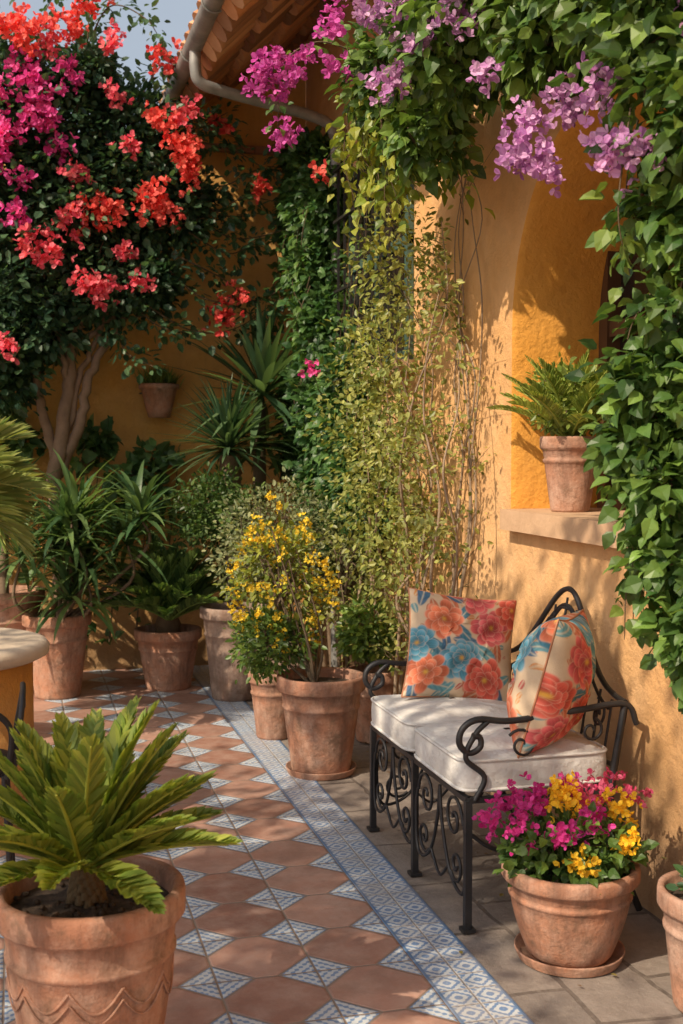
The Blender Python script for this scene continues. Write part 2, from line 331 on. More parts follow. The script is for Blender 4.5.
# ------------------------------------------------------------ house
house=empty('stucco_house')
XW=1.9; cy,ra,zs,zb=3.72,.73,1.93,1.17; top=4.5
def contour(r): 
    y1,y0=cy+r,cy-r; pts=[(y1,zb),(y1,zs)]
    pts+=[(cy+r*math.cos(a),zs+r*math.sin(a)) for a in np.linspace(0,math.pi,33)[1:-1]]; return pts+[(y0,zs),(y0,zb)]
mb=MB(); ce=contour(ra+.018); cc_=contour(ra)
ye1,ye0=cy+ra+.018,cy-ra-.018
def yz(q,x): return [(x,y,z) for y,z in q]
mb.add(yz([(ye1,-.02),(8.3,-.02),(8.3,top),(ye1,top)],XW),[(0,1,2,3)],mat=STU2,smooth=False)
mb.add(yz([(-4,-.02),(ye0,-.02),(ye0,top),(-4,top)],XW),[(0,1,2,3)],mat=STU2,smooth=False)
mb.add(yz([(ye0,-.02),(ye1,-.02),(ye1,zb),(ye0,zb)],XW),[(0,1,2,3)],mat=STU2,smooth=False)
arc=ce[1:-1]
for i in range(len(arc)-1):
    (a,b),(c,d)=arc[i],arc[i+1]; mb.add(yz([(a,b),(c,d),(c,top),(a,top)],XW),[(0,1,2,3)],mat=STU2,smooth=False)
mb.obj('front_wall',house)
mb=MB(); n=len(cc_); V=yz(ce,XW)+yz(cc_,XW+.02)+yz(cc_,2.32)
F=[(k*n+i,k*n+i+1,(k+1)*n+i+1,(k+1)*n+i) for k in range(2) for i in range(n-1)]
mb.add(V,F,mat=STU3); mb.obj('arch_reveal',house)  # jamb shade put into the deeper stucco colour
mb=MB(); box(mb,(1.845,cy-ra-.06,1.135),(2.31,cy+ra-.002,1.215),STONE,(.58,.38,.23)); mb.obj('window_sill',house)
mb=MB(); box(mb,(2.33,cy-ra-.1,1.1),(2.35,cy+ra+.1,2.8),GLASS)
for y in (cy-ra,cy-.03,cy+ra-.07): box(mb,(2.27,y,1.216),(2.329,y+.07,2.65),PAINT,(.10,.045,.02))
for z in (1.216,1.9): box(mb,(2.28,cy-ra,z),(2.328,cy+ra,z+.06),PAINT,(.10,.045,.02))
mb.obj('arched_window',house)
mb=MB(); mb.add([(1.0,8.02,3.40),(XW-.002,8.02,3.40),(XW-.002,8.02,4.26),(1.0,8.02,3.64)],[(0,1,2,3)],mat=STU1,smooth=False)
mb.add([(XW,8.3,0),(6,8.3,0),(6,8.3,4.4),(XW,8.3,4.4)],[(0,1,2,3)],mat=STU2,smooth=False)
mb.obj('gable_wall',house)
mb=MB(); sl=.62/.87
def rz(x): return 3.68+(x-1.03)*sl
ys=np.arange(5.0,8.2,.165)
box_pts=[(1.06,4.95,rz(1.06)+.04),(3.2,4.95,rz(3.2)+.04),(3.2,8.2,rz(3.2)+.04),(1.06,8.2,rz(1.06)+.04)]
mb.add(box_pts+[(a,b,c+.03) for a,b,c in box_pts],[(0,1,2,3),(4,5,6,7),(0,1,5,4),(1,2,6,5),(2,3,7,6),(3,0,4,7)],(.42,.22,.12),ROOF,False)
for i,y in enumerate(ys):
    for lvl,dz,ln in ((0,-.02,.30),(1,.1,.38)):
        x=.98 if lvl else 1.02
        while x<2.6:
            c=A([(.62,.30,.14),(.55,.26,.12),(.66,.36,.19),(.34,.18,.10)][R_.integers(4)])*(.75+.35*R_.random())
            tube(mb,[(x,y+lvl*.08,rz(x)+dz-.012),(x+ln,y+lvl*.08,rz(x+ln)+dz+.03)],[.082,.056],12,ROOF,c); x+=ln*.82
mb.obj('tiled_roof',house)
mb=MB(); th=np.linspace(math.pi,2*math.pi,11); gx,gz=.97,3.70
V=[];
for y in (4.95,8.2):
    for rr in (.055,.050):
        V+=[(gx+rr*math.cos(t),y,gz+rr*math.sin(t)) for t in th]
F=[(i,i+1,22+i+1,22+i) for i in range(10)]+[(11+i,11+i+1,33+i+1,33+i) for i in range(10)]
mb.add(V,F,mat=METAL); 
tube(mb,cr([(gx,6.75,3.66),(gx,6.75,3.56),(1.0,6.76,3.49),(1.15,6.8,3.46),(1.7,6.95,3.40),(1.83,7.0,3.32),(1.84,7.0,3.1),(1.84,7.0,0.05)],6),.032,10,METAL)
for y in (5.3,6.1,6.9,7.7): tube(mb,[(gx+.06*math.cos(t),y,gz+.06*math.sin(t)) for t in th],.006,5,METAL)
mb.obj('rain_gutter',house)
# grilled window on the house wall
win=empty('grilled_window'); mb=MB(); wy0,wy1=5.75,6.75
box(mb,(1.885,wy0,1.95),(1.896,wy1,3.0),GLASS)
for y in (wy0-.05,(wy0+wy1)/2-.025,wy1): box(mb,(1.865,y,1.95),(1.897,y+.05,3.0),PAINT,(.05,.10,.08))
for z in (1.90,2.47,3.0): box(mb,(1.868,wy0-.05,z),(1.898,wy1+.05,z+.05),PAINT,(.05,.10,.08))
box(mb,(1.80,wy0-.1,1.84),(1.897,wy1+.1,1.895),STONE,(.58,.38,.23))
for k in range(8): box(mb,(1.78,wy0+k*.14,1.90),(1.793,wy0+.013+k*.14,3.08),IRON,(.03,.03,.03))
for z in (1.96,2.35,2.75,3.04): box(mb,(1.765,wy0-.03,z),(1.779,wy1+.03,z+.016),IRON,(.03,.03,.03))
mb.obj('frame_and_bars',win)
# ------------------------------------------------------------ bench
bench=empty('garden_bench'); IC=(.035,.037,.042)
xf,xb,y0,y1,sz=1.285,1.76,3.33,4.33,.400; ym=(y0+y1)/2
def spiral(c,r0,r1,a0,turns,n=26):
    t=np.linspace(0,1,n); a=a0+t*turns*2*math.pi; r=r0+(r1-r0)*t; return [(c[0]+r_*math.cos(q),c[1]+r_*math.sin(q)) for r_,q in zip(r,a)]
mb=MB()
for y in (y0,ym,y1): tube(mb,[(xf,y,0.0),(xf,y,sz)],.015,4,IRON,IC); box(mb,(xf-.02,y-.02,0.001),(xf+.02,y+.02,.012),IRON,IC)
for y in (y0,y1): tube(mb,cr([(xb+.10,y,0.01),(xb+.04,y,.15),(xb,y,.3),(xb+.0,y,.42),(xb+.04,y,.66)],6),.012,6,IRON,IC)
for a,b in (((xf,y0),(xf,y1)),((xb,y0),(xb,y1)),((xf,y0),(xb,y0)),((xf,y1),(xb,y1)),((xf,ym),(xb,ym))):
    tube(mb,[(a[0],a[1],sz),(b[0],b[1],sz)],.012,4,IRON,IC)
mb.obj('legs_and_seat_frame',bench)
mb=MB()
def bp(y,z): return (xb+.0+(z-.40)*.16,y,z)
def topz(y): return .665+.30*math.exp(-((y-ym)/.24)**2)
ysn=np.linspace(y0,y1,50)
tube(mb,[bp(y,topz(y)) for y in ysn],.010,6,IRON,IC)
tube(mb,[bp(y,topz(y)-.055 if abs(y-ym)<.40 else topz(y)-.02) for y in ysn[4:-4]],.006,5,IRON,IC)
tube(mb,[bp(y,.47) for y in ysn],.008,6,IRON,IC)
for k in range(1,12):
    y=y0+(y1-y0)*k/12; tube(mb,[bp(y,.47),bp(y,topz(y)-.03)],.0045,5,IRON,IC)
for sg in (-1,1):
    for (c,r1,a0,tn) in (((.10,.80),.06,0,1.4),((.22,.70),.055,math.pi,1.3),((.07,.66),.045,math.pi/2,1.2),((.34,.60),.05,0,1.3),((.16,.58),.045,0,1.2)):
        tube(mb,[bp(ym+sg*p,q) for p,q in spiral(c,.008,r1,a0,tn)],.005,5,IRON,IC)
    tube(mb,[bp(*q) for q in cr([(ym+sg*.01,.50),(ym+sg*.14,.60),(ym+sg*.17,.74),(ym+sg*.06,.88),(ym,.9)],6)],.006,5,IRON,IC)
tube(mb,[bp(ym+.03*math.cos(a),.80+.035*math.sin(a)) for a in np.linspace(0,6.283,20)],.006,5,IRON,IC)
mb.obj('backrest',bench)
mb=MB()
for y in (y0-.005,y1+.005):
    pts=[(xb+.08,.60),(xb+.04,.665),(xb-.12,.655),(xf+.14,.635),(xf+.03,.645),(xf-.02,.62),(xf-.03,.575),(xf,.545),(xf+.035,.56),(xf+.035,.59),(xf+.01,.597)]
    tube(mb,[(p,y,q) for p,q in cr(pts,6)],.010,6,IRON,IC)
    tube(mb,[(p,y,q) for p,q in cr([(xf+.02,sz),(xf+.05,.47),(xf-.01,.53),(xf+.02,.60),(xf+.06,.638)],6)],.009,6,IRON,IC)
    for (c,r1,a0,tn) in (((xf+.17,.56),.05,0,1.4),((xf+.40,.59),.04,0,1.2)):
        tube(mb,[(p,y,q) for p,q in spiral(c,.008,r1,a0,tn)],.005,5,IRON,IC)
mb.obj('armrests',bench)
mb=MB()
def panel(f,L):
    for s0 in (0,1):
        m=lambda p: p if s0==0 else L-p
        tube(mb,[f(m(p),q) for p,q in spiral((L*.24,.31),.008,L*.16,0,1.5)],.0055,5,IRON,IC)
        tube(mb,[f(m(p),q) for p,q in spiral((L*.20,.17),.008,L*.11,math.pi,1.4)],.0055,5,IRON,IC)
        tube(mb,[f(m(p),q) for p,q in cr([(L*.06,.31),(L*.03,.22),(L*.08,.10),(L*.3,.13),(L*.45,.26),(L*.5,.38)],6)],.006,5,IRON,IC)
    tube(mb,[f(p,q) for p,q in cr([(L*.33,.15),(L*.5,.09),(L*.67,.15)],6)],.005,5,IRON,IC)
panel(lambda p,q:(xf,y0+p,q),ym-y0); panel(lambda p,q:(xf,ym+p,q),y1-ym); panel(lambda p,q:(xf+p,y1,q),xb-xf)
tube(mb,cr([(xf,y0,.30),(xf+.12,y0,.24),(xb-.1,y0,.3),(xb,y0,.26)],6),.007,5,IRON,IC)
mb.obj('scroll_apron',bench)
def cushion(ya,yb,lift=0):
    mb=MB(); cx=(xf-.02+xb)/2; hx=(xb-xf)/2+.012; cyy=(ya+yb)/2; hy=(yb-ya)/2; hz=.052; cz=sz+.016+hz+lift
    th=np.linspace(0,2*math.pi,96,endpoint=False); e=.2
    def ring(k): 
        c,s=np.cos(th),np.sin(th); return np.sign(c)*np.abs(c)**e*(hx-(1-k)*.03),np.sign(s)*np.abs(s)**e*(hy-(1-k)*.03)
    prof=[(-1,0),(-1,.6),(-.92,.85),(-.7,.97),(-.3,1.03),(.3,1.03),(.7,.97),(.92,.8),(1,.4)]
    V=[]
    def add_r(kx,zz,sc=1): 
        x,y=ring(kx); V.append(np.stack([cx+x*sc,cyy+y*sc,np.full(96,zz)+.004*np.sin(th*5+cyy*7)*sc],1))
    add_r(0,cz-hz,.3); 
    for z,k in prof: add_r(k,cz+z*hz)
    for sc in (.93,.8,.6,.3,.05): add_r(.4,cz+hz+.026*(1-sc**2),sc)
    K=len(V); i=np.arange(K-1)[:,None]*96; j=np.arange(96)[None]; k=(j+1)%96
    mb.add(np.vstack(V),np.stack([i+j,i+k,i+96+k,i+96+j],-1).reshape(-1,4),mat=WHITE)
    for zz in (-.86,.86):
        x,y=ring(.95); p=np.stack([cx+x*1.002,cyy+y*1.002,np.full(96,cz+zz*hz)],1); p=np.vstack([p,p[:1]]); tube(mb,p,.0055,6,WHITE,closed=True)
    mb.obj('seat_cushion',bench)
cushion(y0+.0,ym-.014,.004); cushion(ym+.014,y1)
def pillow(name,c,ex,ey,hw,hh,th,seed):
    rg=np.random.default_rng(seed); ex=unit(ex); ey=unit(A(ey)-ex*np.dot(ex,ey)); ez=np.cross(ex,ey); n=200
    s=np.linspace(-1,1,n); S,Tt=np.meshgrid(s,s); 
    col=np.ones((n,n,3))*A([.66,.50,.34])
    def put(mask,cl,al=1.0): 
        m=np.clip(mask*al,0,1)[...,None]; col[:]=col*(1-m)+A(cl)*m
    def soft(x,k=26): return 1/(1+np.exp(-np.clip(x*k,-30,30)))
    def leafs(K,L0,L1,cls,wd=.38):
        for k in range(K):
            cx,cy_=rg.uniform(-1,1,2); a=rg.uniform(0,6.28); L=rg.uniform(L0,L1); W=L*wd
            u=(S-cx)*math.cos(a)+(Tt-cy_)*math.sin(a); v=-(S-cx)*math.sin(a)+(Tt-cy_)*math.cos(a)
            d=1-(u/L)**2-(v/W)**2*np.clip(1+.6*u/L,.3,3); m=soft(d,14); cl=A(cls[k%len(cls)])
            put(m,cl,.95); put(m*soft(np.sin((u*1.0+np.abs(v)*1.3)*14/L)-.2,4),cl*.6,.5); put(m*soft(.010-np.abs(v),200),(.66,.56,.40),.8)
    leafs(80,.04,.10,[(.58,.15,.06),(.66,.26,.07),(.55,.09,.08),(.12,.30,.34)],.5)
    leafs(30,.17,.30,[(.06,.22,.31),(.12,.34,.40),(.05,.15,.27),(.60,.16,.07)])
    pos=[(-.42,.5),(.45,.30),(-.12,-.3),(.62,-.62),(-.70,-.65),(.1,.98),(-.98,.02),(.98,.9)]
    for k,(cx,cy_) in enumerate(pos):
        cx+=rg.normal(0,.07);cy_+=rg.normal(0,.07); r=rg.uniform(.30,.42); ph=rg.uniform(0,6)
        base=A([(.58,.09,.06),(.60,.15,.07),(.56,.09,.10),(.08,.28,.38)][(k+seed)%4])
        np_=rg.integers(8,12)
        for ringi,(rad,pl,g) in enumerate(((.70,.38,1.0),(.45,.32,1.2),(.22,.26,.85))):
            for q in range(int(np_)-2*ringi):
                a=ph+ringi*.4+q*2*math.pi/(np_-2*ringi)+rg.normal(0,.15); rr_=rad*rg.uniform(.8,1.2); px,py=cx+r*rr_*math.cos(a),cy_+r*rr_*math.sin(a)
                u=((S-px)*math.cos(a)+(Tt-py)*math.sin(a))/(r*pl); v=(-(S-px)*math.sin(a)+(Tt-py)*math.cos(a))/(r*pl*.8)
                d=1-u*u-v*v; m=soft(d,12); gg=np.clip(.6+.4*(u+1)/2*1.6,0,1.4)[...,None]
                cc3=np.clip(base*g*gg+A([.12,.08,.06])*np.clip(u,0,1)[...,None]**2*1.4,0,.8); mm=m[...,None]; col[:]=col*(1-mm)+cc3*mm
                put(m*soft(.13-np.abs(d),30),(.76,.52,.38),.6); put(m*soft(np.sin(v*14)-.4,3)*soft(.3-u,6),base*.45,.4)
        dd=np.hypot(S-cx,Tt-cy_); put(soft(r*.10-dd,80),(.66,.36,.05),1)
    x=S*hw*(1-.08*(1-Tt**2)); y=Tt*hh*(1-.08*(1-S**2)); bulge=np.clip((1-S**2)*(1-Tt**2),0,1)**.45*th
    wr=.004*np.sin(S*7+Tt*5+seed)*np.sin(Tt*9)*(1-np.abs(S*Tt)); 
    rad=.010*np.sin(np.arctan2(Tt,S)*8+seed)*(np.hypot(S,Tt)>.4)*np.clip(bulge/th,0,1)**2
    mb=MB(); i=np.arange(n-1)[:,None]*n; j=np.arange(n-1)[None]; F=np.stack([i+j,i+j+1,i+n+j+1,i+n+j],-1).reshape(-1,4)
    for sg in (1,-1):
        V=A(c)+x[...,None]*ex+y[...,None]*ey+(sg*(bulge+wr*(bulge>.001)+rad))[...,None]*ez
        mb.add(V.reshape(-1,3),F if sg>0 else F[:,::-1].copy(),(col if sg>0 else col[:,::-1]).reshape(-1,3),FAB)
    e=[(s_,-1) for s_ in s]+[(1,s_) for s_ in s]+[(-s_,1) for s_ in s]+[(-1,-s_) for s_ in s]
    pts=[A(c)+ex*(a*hw*(1-.08*(1-b*b)))+ey*(b*hh*(1-.08*(1-a*a))) for a,b in e[::6]]; pts.append(pts[0])
    tube(mb,pts,.0035,6,FAB,(.50,.22,.12),closed=True)
    mb.obj(name)
pillow('throw_pillow',(1.575,4.17,.715),(.97,-.12,-.13),(.24,.30,.93),.21,.205,.085,1)
pillow('throw_pillow',(1.615,3.46,.722),(-.60,-.80,.05),(.30,-.02,.93),.20,.22,.12,6)
# ------------------------------------------------------------ front-left potted cycad
mb=MB(); px,py=.144,2.757; pot(mb,px,py,0,.216,.455,.66,1,belly=.03)
for k in range(10):
    a0=k*2*math.pi/10; p=[]
    for t in np.linspace(0,1,12):
        a=a0+t*2*math.pi/10; z=.285-.05*math.sin(math.pi*t); r=.216*(.66+.24*z/.385+.03*math.sin(math.pi*z/.385))+.001; p.append((px+r*math.cos(a),py+r*math.sin(a),z))
    tube(mb,p,.0035,5,TERRA,TC[1]); tube(mb,[(q[0],q[1],q[2]-.025) for q in p],.0025,5,TERRA,TC[1])
for i in range(90):
    az=R_.random()*6.28; r=.18*R_.random()**.5; lathe(mb,(px+r*math.cos(az),py+r*math.sin(az),.414),[(0.001,0),(.008,.003),(.006,.009),(.001,.011)],6,SOIL)
for k in range(60):
    z=.41+.08*k/60; a=k*2.4; q=.036*(1-k/150); lathe(mb,(px-.01+q*math.cos(a),py+q*math.sin(a),z),[(.001,0),(.014,.006),(.008,.025),(.001,.03)],5,BARK,(.15,.10,.05))
fr=[(.35,.55),(1.0,.9),(1.6,1.05),(2.2,.95),(2.9,.7),(3.6,.6),(-.05,.45),(-.5,.35),(-1.2,.15),(-2.3,.25),(-2.9,.45),(.7,.75),(1.3,1.25),(2.5,1.25),(0.2,1.0),(-.6,.85),(-1.8,.9),(-2.9,.95),(3.3,1.1),(.15,.2),(1.9,.8),(-1.5,1.2),(.6,1.3),(-.2,.75),(-1.8,.35),(2.5,.6),(-.3,1.15),(3.0,1.3),(-.9,.6),(-2.2,.6),(0.0,1.3),(2.0,1.45)]
for az,el in fr:
    frond(mb,(px-.02+.02*math.cos(az),py+.02*math.sin(az),.505),az,el,(.30+.07*max(0,el-.5))*(.85+.3*R_.random()),.33,28,.082,.78,(.13,.21,.035),(.38,.42,.08),.66,.25,.007)
mb.obj('potted_cycad')
# ------------------------------------------------------------ flower pot at bench
mb=MB(); px,py=1.504,3.09; pot(mb,px,py,0,.196,.262,.6,0,True,belly=.05)
bush(mb,(px,py,.31),(.19,.17,.10),60,22,.036,(.05,.11,.03),(.15,.25,.05),T_BIG)
MAG=((.50,.02,.20),(.72,.07,.38)); YEL=((.80,.48,.02),(.88,.64,.05)); PNK=((.55,.05,.16),(.78,.18,.30))
for x,y,z,r,c in ((-.17,-.05,.38,.055,MAG),(-.12,.0,.43,.055,MAG),(-.21,.02,.41,.045,MAG),(-.08,.07,.46,.05,MAG),(-.03,-.02,.45,.055,YEL),(-.04,-.13,.33,.045,YEL),(-.01,.06,.48,.05,YEL),(.03,-.08,.40,.04,MAG),(.07,.03,.45,.05,PNK),(.12,-.06,.42,.055,YEL),(.15,.02,.42,.045,YEL),(.16,.09,.46,.055,PNK),(.20,0,.44,.04,PNK),(.05,.1,.47,.04,MAG),(-.08,-.1,.39,.035,MAG),(.10,-.14,.37,.02,YEL),(-.15,.1,.44,.04,MAG),(.02,.02,.44,.04,YEL)):
    flowers(mb,(px+x,py+y,z),r*.88,90,.0165,*c); tube(mb,[(px+x*.5,py+y*.5,.26),(px+x,py+y,z)],.003,4,LEAF,MG)
mb.obj('potted_flowers')
mb=MB(); pot(mb,1.735,2.70,0,.155,.315,.7,2); bush(mb,(1.735,2.70,.30),(.11,.11,.05),14,12,.035,DG,MG,xmax=1.89); mb.obj('potted_herb')
# ------------------------------------------------------------ yellow shrub
mb=MB(); px,py=1.295,5.19; pot(mb,px,py,0,.20,.43,.66,1,True)
for q in range(9):
    e=(1.13+R_.normal(0,.12),5.35+R_.normal(0,.1),.8+R_.random()*.3); tube(mb,cr([(px-.03,py,.38),((px+e[0])/2+R_.normal(0,.03),(py+e[1])/2,.6),e],5),[.008,.003],5,BARK,(.14,.1,.06))
bush(mb,(1.10,5.35,.57),(.19,.18,.13),45,30,.035,(.06,.12,.03),(.16,.24,.05),T_SM)
bush(mb,(1.15,5.40,.86),(.22,.18,.30),55,20,.035,(.12,.17,.03),(.30,.33,.05),T_SM)
for k in range(80):
    d=unit(R_.normal(size=3)); z=.86+d[2]*.42*(.5+.5*R_.random()); q=1-.5*max(0,(z-.86)/.42)
    flowers(mb,A([1.14+d[0]*.25*q,5.34+d[1]*.17,z]),.033,36,.013,(.70,.50,.02),(.86,.68,.08))
mb.obj('yellow_flowering_shrub')
def potted(name,x,y,R,h,ci,fn,rb=.66):
    mb=MB(); pot(mb,x,y,0,R,h,rb,ci); fn(mb); return mb.obj(name)
def f(mb):
    for q in range(14):
        e=(1.4+R_.normal(0,.2),6.35+R_.normal(0,.15),.85+R_.random()*.3); tube(mb,cr([(1.40,6.35,.4),((1.4+e[0])/2+R_.normal(0,.04),6.35,.65),e],5),[.009,.003],5,BARK,(.16,.12,.08))
    bush(mb,(1.40,6.35,.92),(.42,.32,.36),170,34,.028,(.12,.16,.08),(.31,.33,.17),T_SM,spread=.24)
    bush(mb,(1.65,6.1,.80),(.2,.22,.34),60,28,.028,(.12,.15,.06),(.31,.32,.13),T_SM,xmax=1.88)
potted('potted_grey_shrub',1.40,6.45,.19,.42,3,f)
def f(mb): bush(mb,(1.14,7.1,1.08),(.27,.25,.24),110,32,.035,(.045,.10,.03),(.14,.22,.06),T_SM,spread=.2); tube(mb,[(1.22,7.05,.4),(1.19,7.1,1.0)],.02,8)
potted('potted_round_shrub',1.20,6.9,.20,.54,3,f)
def f(mb): bush(mb,(1.68,5.72,.56),(.13,.18,.14),36,24,.045,(.07,.14,.03),(.22,.32,.07),T_SM,xmax=1.88)
potted('potted_small_shrub',1.70,5.70,.14,.36,0,f)
def f(mb): bush(mb,(1.20,6.0,.50),(.14,.14,.14),24,24,.035,DG,MG,T_SM)
potted('potted_boxwood',1.225,5.90,.13,.34,1,f)
def f(mb):
    lathe(mb,(.86,7.3,.33),[(.07,0),(.08,.06),(.05,.14),(.01,.16)],14,BARK,(.14,.09,.05)); cycad(mb,(.86,7.22,.43),50,.48,22,.12,.68,(.05,.11,.035),(.20,.31,.09),(.4,1.5),.7,.55)
potted('potted_sago_palm',.86,7.3,.205,.365,0,f)
def f(mb):
    for k in range(12):
        c=A([.28,7.10,.88])+R_.normal(0,1,3)*A([.19,.08,.15]); tube(mb,cr([(.2,7.25,.4),(c+[0,0,-.2])-R_.normal(0,.03,3),c],5),[.014,.007],6)
        rosette(mb,c,36,.42,.036,(.045,.105,.045),(.17,.27,.10),(-.45,1.35),.95)
potted('potted_dracaena',.2,7.22,.20,.49,0,f)
def f(mb):
    rosette(mb,(-.10,7.35,1.05),50,.50,.045,DG,MG,(-.4,1.3),.7); tube(mb,[(-.1,7.35,.5),(-.1,7.35,1.05)],.03,8)
potted('potted_dracaena',-.10,7.4,.24,.62,2,f)
mb=MB(); pot(mb,-.42,6.1,0,.2,.45,.66,1); tube(mb,[(-.42,6.1,.4),(-.38,6.1,1.2)],[.04,.03],8)
cycad(mb,(-.40,6.1,1.22),24,.50,34,.22,.08,(.16,.24,.06),(.42,.46,.16),(-.3,1.3),1.2,.6); mb.obj('potted_palm')
# trunked cycad & yucca
mb=MB(); tube(mb,cr([(1.27,7.35,0),(1.25,7.3,.8),(1.24,7.25,1.42)],5),[.075,.065],12,BARK,(.22,.14,.09))
for k in range(90):
    z=.5+k*.0105; a=k*2.4; lathe(mb,(1.245+.062*math.cos(a),7.27+.062*math.sin(a),z),[(.001,0),(.016,.006),(.010,.025),(.001,.03)],5,BARK,(.19,.12,.07))
rosette(mb,(1.22,7.20,1.46),190,.43,.028,(.025,.065,.035),(.12,.20,.10),(-.3,1.5),.4); mb.obj('cycad_tree')
mb=MB(); tube(mb,[(1.47,7.5,0),(1.47,7.5,1.75)],[.05,.04],9,BARK,(.18,.13,.08)); rosette(mb,(1.47,7.4,1.80),90,.58,.050,(.035,.085,.045),(.15,.24,.11),(-.5,1.5),.25); rosette(mb,(1.47,7.4,1.5),24,.42,.04,(.025,.06,.025),(.08,.14,.05),(-.7,.6),.35); mb.obj('yucca')
mb=MB(); wx,wy,wz=.88,7.86,1.66; lathe(mb,(wx,wy,wz),[(0,0),(.07,0),(.085,.05),(.115,.18),(.13,.185),(.132,.215),(.118,.217),(.11,.19)],28,TERRA,TC[0]); disc(mb,(wx,wy,wz+.19),.11,SOIL)
for k in range(300):
    strap(mb,(wx+R_.normal(0,.05),wy+R_.normal(0,.03)-.02,wz+.19),R_.random()*6.28,1.1+R_.normal(0,.25),.10+.07*R_.random(),.010,.5,pal(1,(.06,.12,.03),(.22,.30,.08))[0],3)
tube(mb,[(wx-.11,7.99,wz+.16),(wx-.1,7.86,wz+.16)],.006,5,IRON,IC); mb.obj('wall_planter')
# ------------------------------------------------------------ bougainvillea
mb=MB(); BK=(.27,.18,.12)
for pts,r in (([(.2,7.6,0),(.24,7.6,.7),(.20,7.55,1.2),(.26,7.5,1.6),(.33,7.5,2.1),(.45,7.5,2.6)],[.06,.03]),([(.24,7.58,1.3),(.35,7.5,1.6),(.44,7.5,1.95),(.7,7.5,2.4),(.8,7.5,3.2)],[.04,.015]),([(.22,7.55,1.35),(.12,7.5,1.8),(.05,7.5,2.3),(.1,7.5,3.1)],[.035,.015]),([(.3,7.5,1.75),(.24,7.45,2.1),(.15,7.45,2.5),(.2,7.4,3.6)],[.025,.012]),([(.33,7.5,2.1),(.6,7.5,2.3),(.9,7.5,2.9)],[.022,.01]),([(.26,7.55,1.4),(.36,7.5,1.9),(.5,7.5,2.2),(.65,7.5,2.8)],[.025,.01])):
    p=cr(pts,8); p=p+R_.normal(0,.007,p.shape); tube(mb,p,r,9,BARK,BK)
for X,Z,r in ((.25,3.32,.42),(.62,3.0,.34),(.13,2.75,.42),(.68,3.38,.26),(-.15,2.35,.34),(.52,2.50,.28),(-.47,3.0,.5),(.42,3.68,.16),(.0,3.55,.26),(.98,2.92,.18),(.42,2.95,.36),(-.7,3.4,.35),(.84,3.18,.2),(-.6,2.3,.45),(-.15,1.90,.26),(.16,2.25,.22),(.78,2.48,.16),(-.02,2.1,.18)):
    bush(mb,(X,7.45,Z),(r,.30,r),int(40+180*r*r*2),28,.058,(.024,.066,.040),(.085,.165,.08),T_SM,w=1.25,spread=.32,ymax=7.97)
RD=((.68,.045,.045),(.88,.20,.15)); PK=((.66,.03,.26),(.88,.15,.45)); CP=((.70,.06,.12),(.88,.23,.25))
fl=[(.43,4.06,.10,RD),(.36,3.98,.07,RD),(.05,3.78,.14,RD),(-.05,3.82,.10,RD),(.26,3.86,.11,RD),(.18,3.75,.08,CP),(.51,3.8,.06,CP),(.82,3.72,.07,RD),(.96,3.42,.06,CP),(.95,3.16,.10,RD),(.98,3.04,.07,RD),(.90,3.24,.06,RD),(.81,3.38,.06,RD),(.4,2.82,.13,RD),(.3,2.76,.09,CP),(.52,2.86,.07,RD),(.69,2.9,.09,RD),(.84,2.86,.08,RD),(.76,2.96,.05,RD),(.49,2.37,.09,CP),(.43,2.42,.05,CP),(.1,2.62,.11,CP),(.18,2.58,.06,CP),(.34,2.42,.04,CP),(.04,3.42,.17,PK),(-.05,3.25,.13,PK),(.13,3.36,.10,PK),(.04,3.60,.11,PK),(.17,3.5,.07,PK),(1.19,2.26,.06,RD),(1.15,2.3,.04,RD),(1.30,2.39,.02,RD),(1.17,3.42,.025,RD),(1.44,3.05,.025,RD),(-.02,2.8,.04,PK),(.62,3.2,.04,CP),(.3,3.05,.05,CP),(-.08,2.05,.04,CP),(-.3,3.4,.15,PK),(-.4,2.8,.12,PK),(.70,2.42,.04,CP),(.02,3.02,.05,PK),(.55,3.5,.05,CP),(-.15,3.1,.10,PK),(.22,3.22,.07,PK),(.3,3.6,.05,PK),(.6,2.6,.03,CP)]
for X,Z,r,c in fl: 
    flowers(mb,(X+.02,7.13 if X<1.1 else 7.3,Z),r,int(60+7000*r*r),.034,*c,flat=.6)
SH=[[(.7,2.35),(1.0,2.17),(1.3,2.2),(1.62,2.42)],[(.9,2.62),(1.2,2.5),(1.45,2.38),(1.7,2.55)],[(.95,3.3),(1.3,3.28),(1.62,3.12)],[(.75,3.5),(1.0,3.42),(1.3,3.36)],[(.4,3.8),(.55,4.08),(.75,4.0),(.85,3.85)],[(.1,3.7),(.17,4.0),(.27,4.2)],[(.7,3.5),(.82,3.7),(.9,3.72)],[(.9,2.9),(1.3,2.75),(1.7,2.85)],[(.6,2.4),(.8,2.2),(1.0,2.15)],[(.9,3.1),(1.2,3.05),(1.5,3.2),(1.8,3.1)],[(.3,2.4),(.5,2.25),(.75,2.25)],[(.42,3.8),(.44,4.05),(.50,4.25)],[(1.0,2.75),(1.25,2.65),(1.45,2.75)],[(-.1,3.6),(-.1,3.8),(-.05,3.95)],[(.8,2.6),(1.05,2.38),(1.35,2.32),(1.55,2.15)],[(.75,2.75),(1.1,2.85),(1.35,3.0),(1.6,3.0)],[(.55,2.3),(.62,2.05),(.78,1.95)],[(1.0,3.0),(1.2,2.88),(1.4,2.9)],[(.9,3.3),(1.1,3.4),(1.25,3.5)]]
for s in SH: strand(mb,[(x,7.35+.1*math.sin(x*5),z) for x,z in s],100,.055,(.024,.066,.036),(.09,.17,.07),T_SM,.006,.10,1.25)
mb.obj('bougainvillea_tree')
mb=MB()
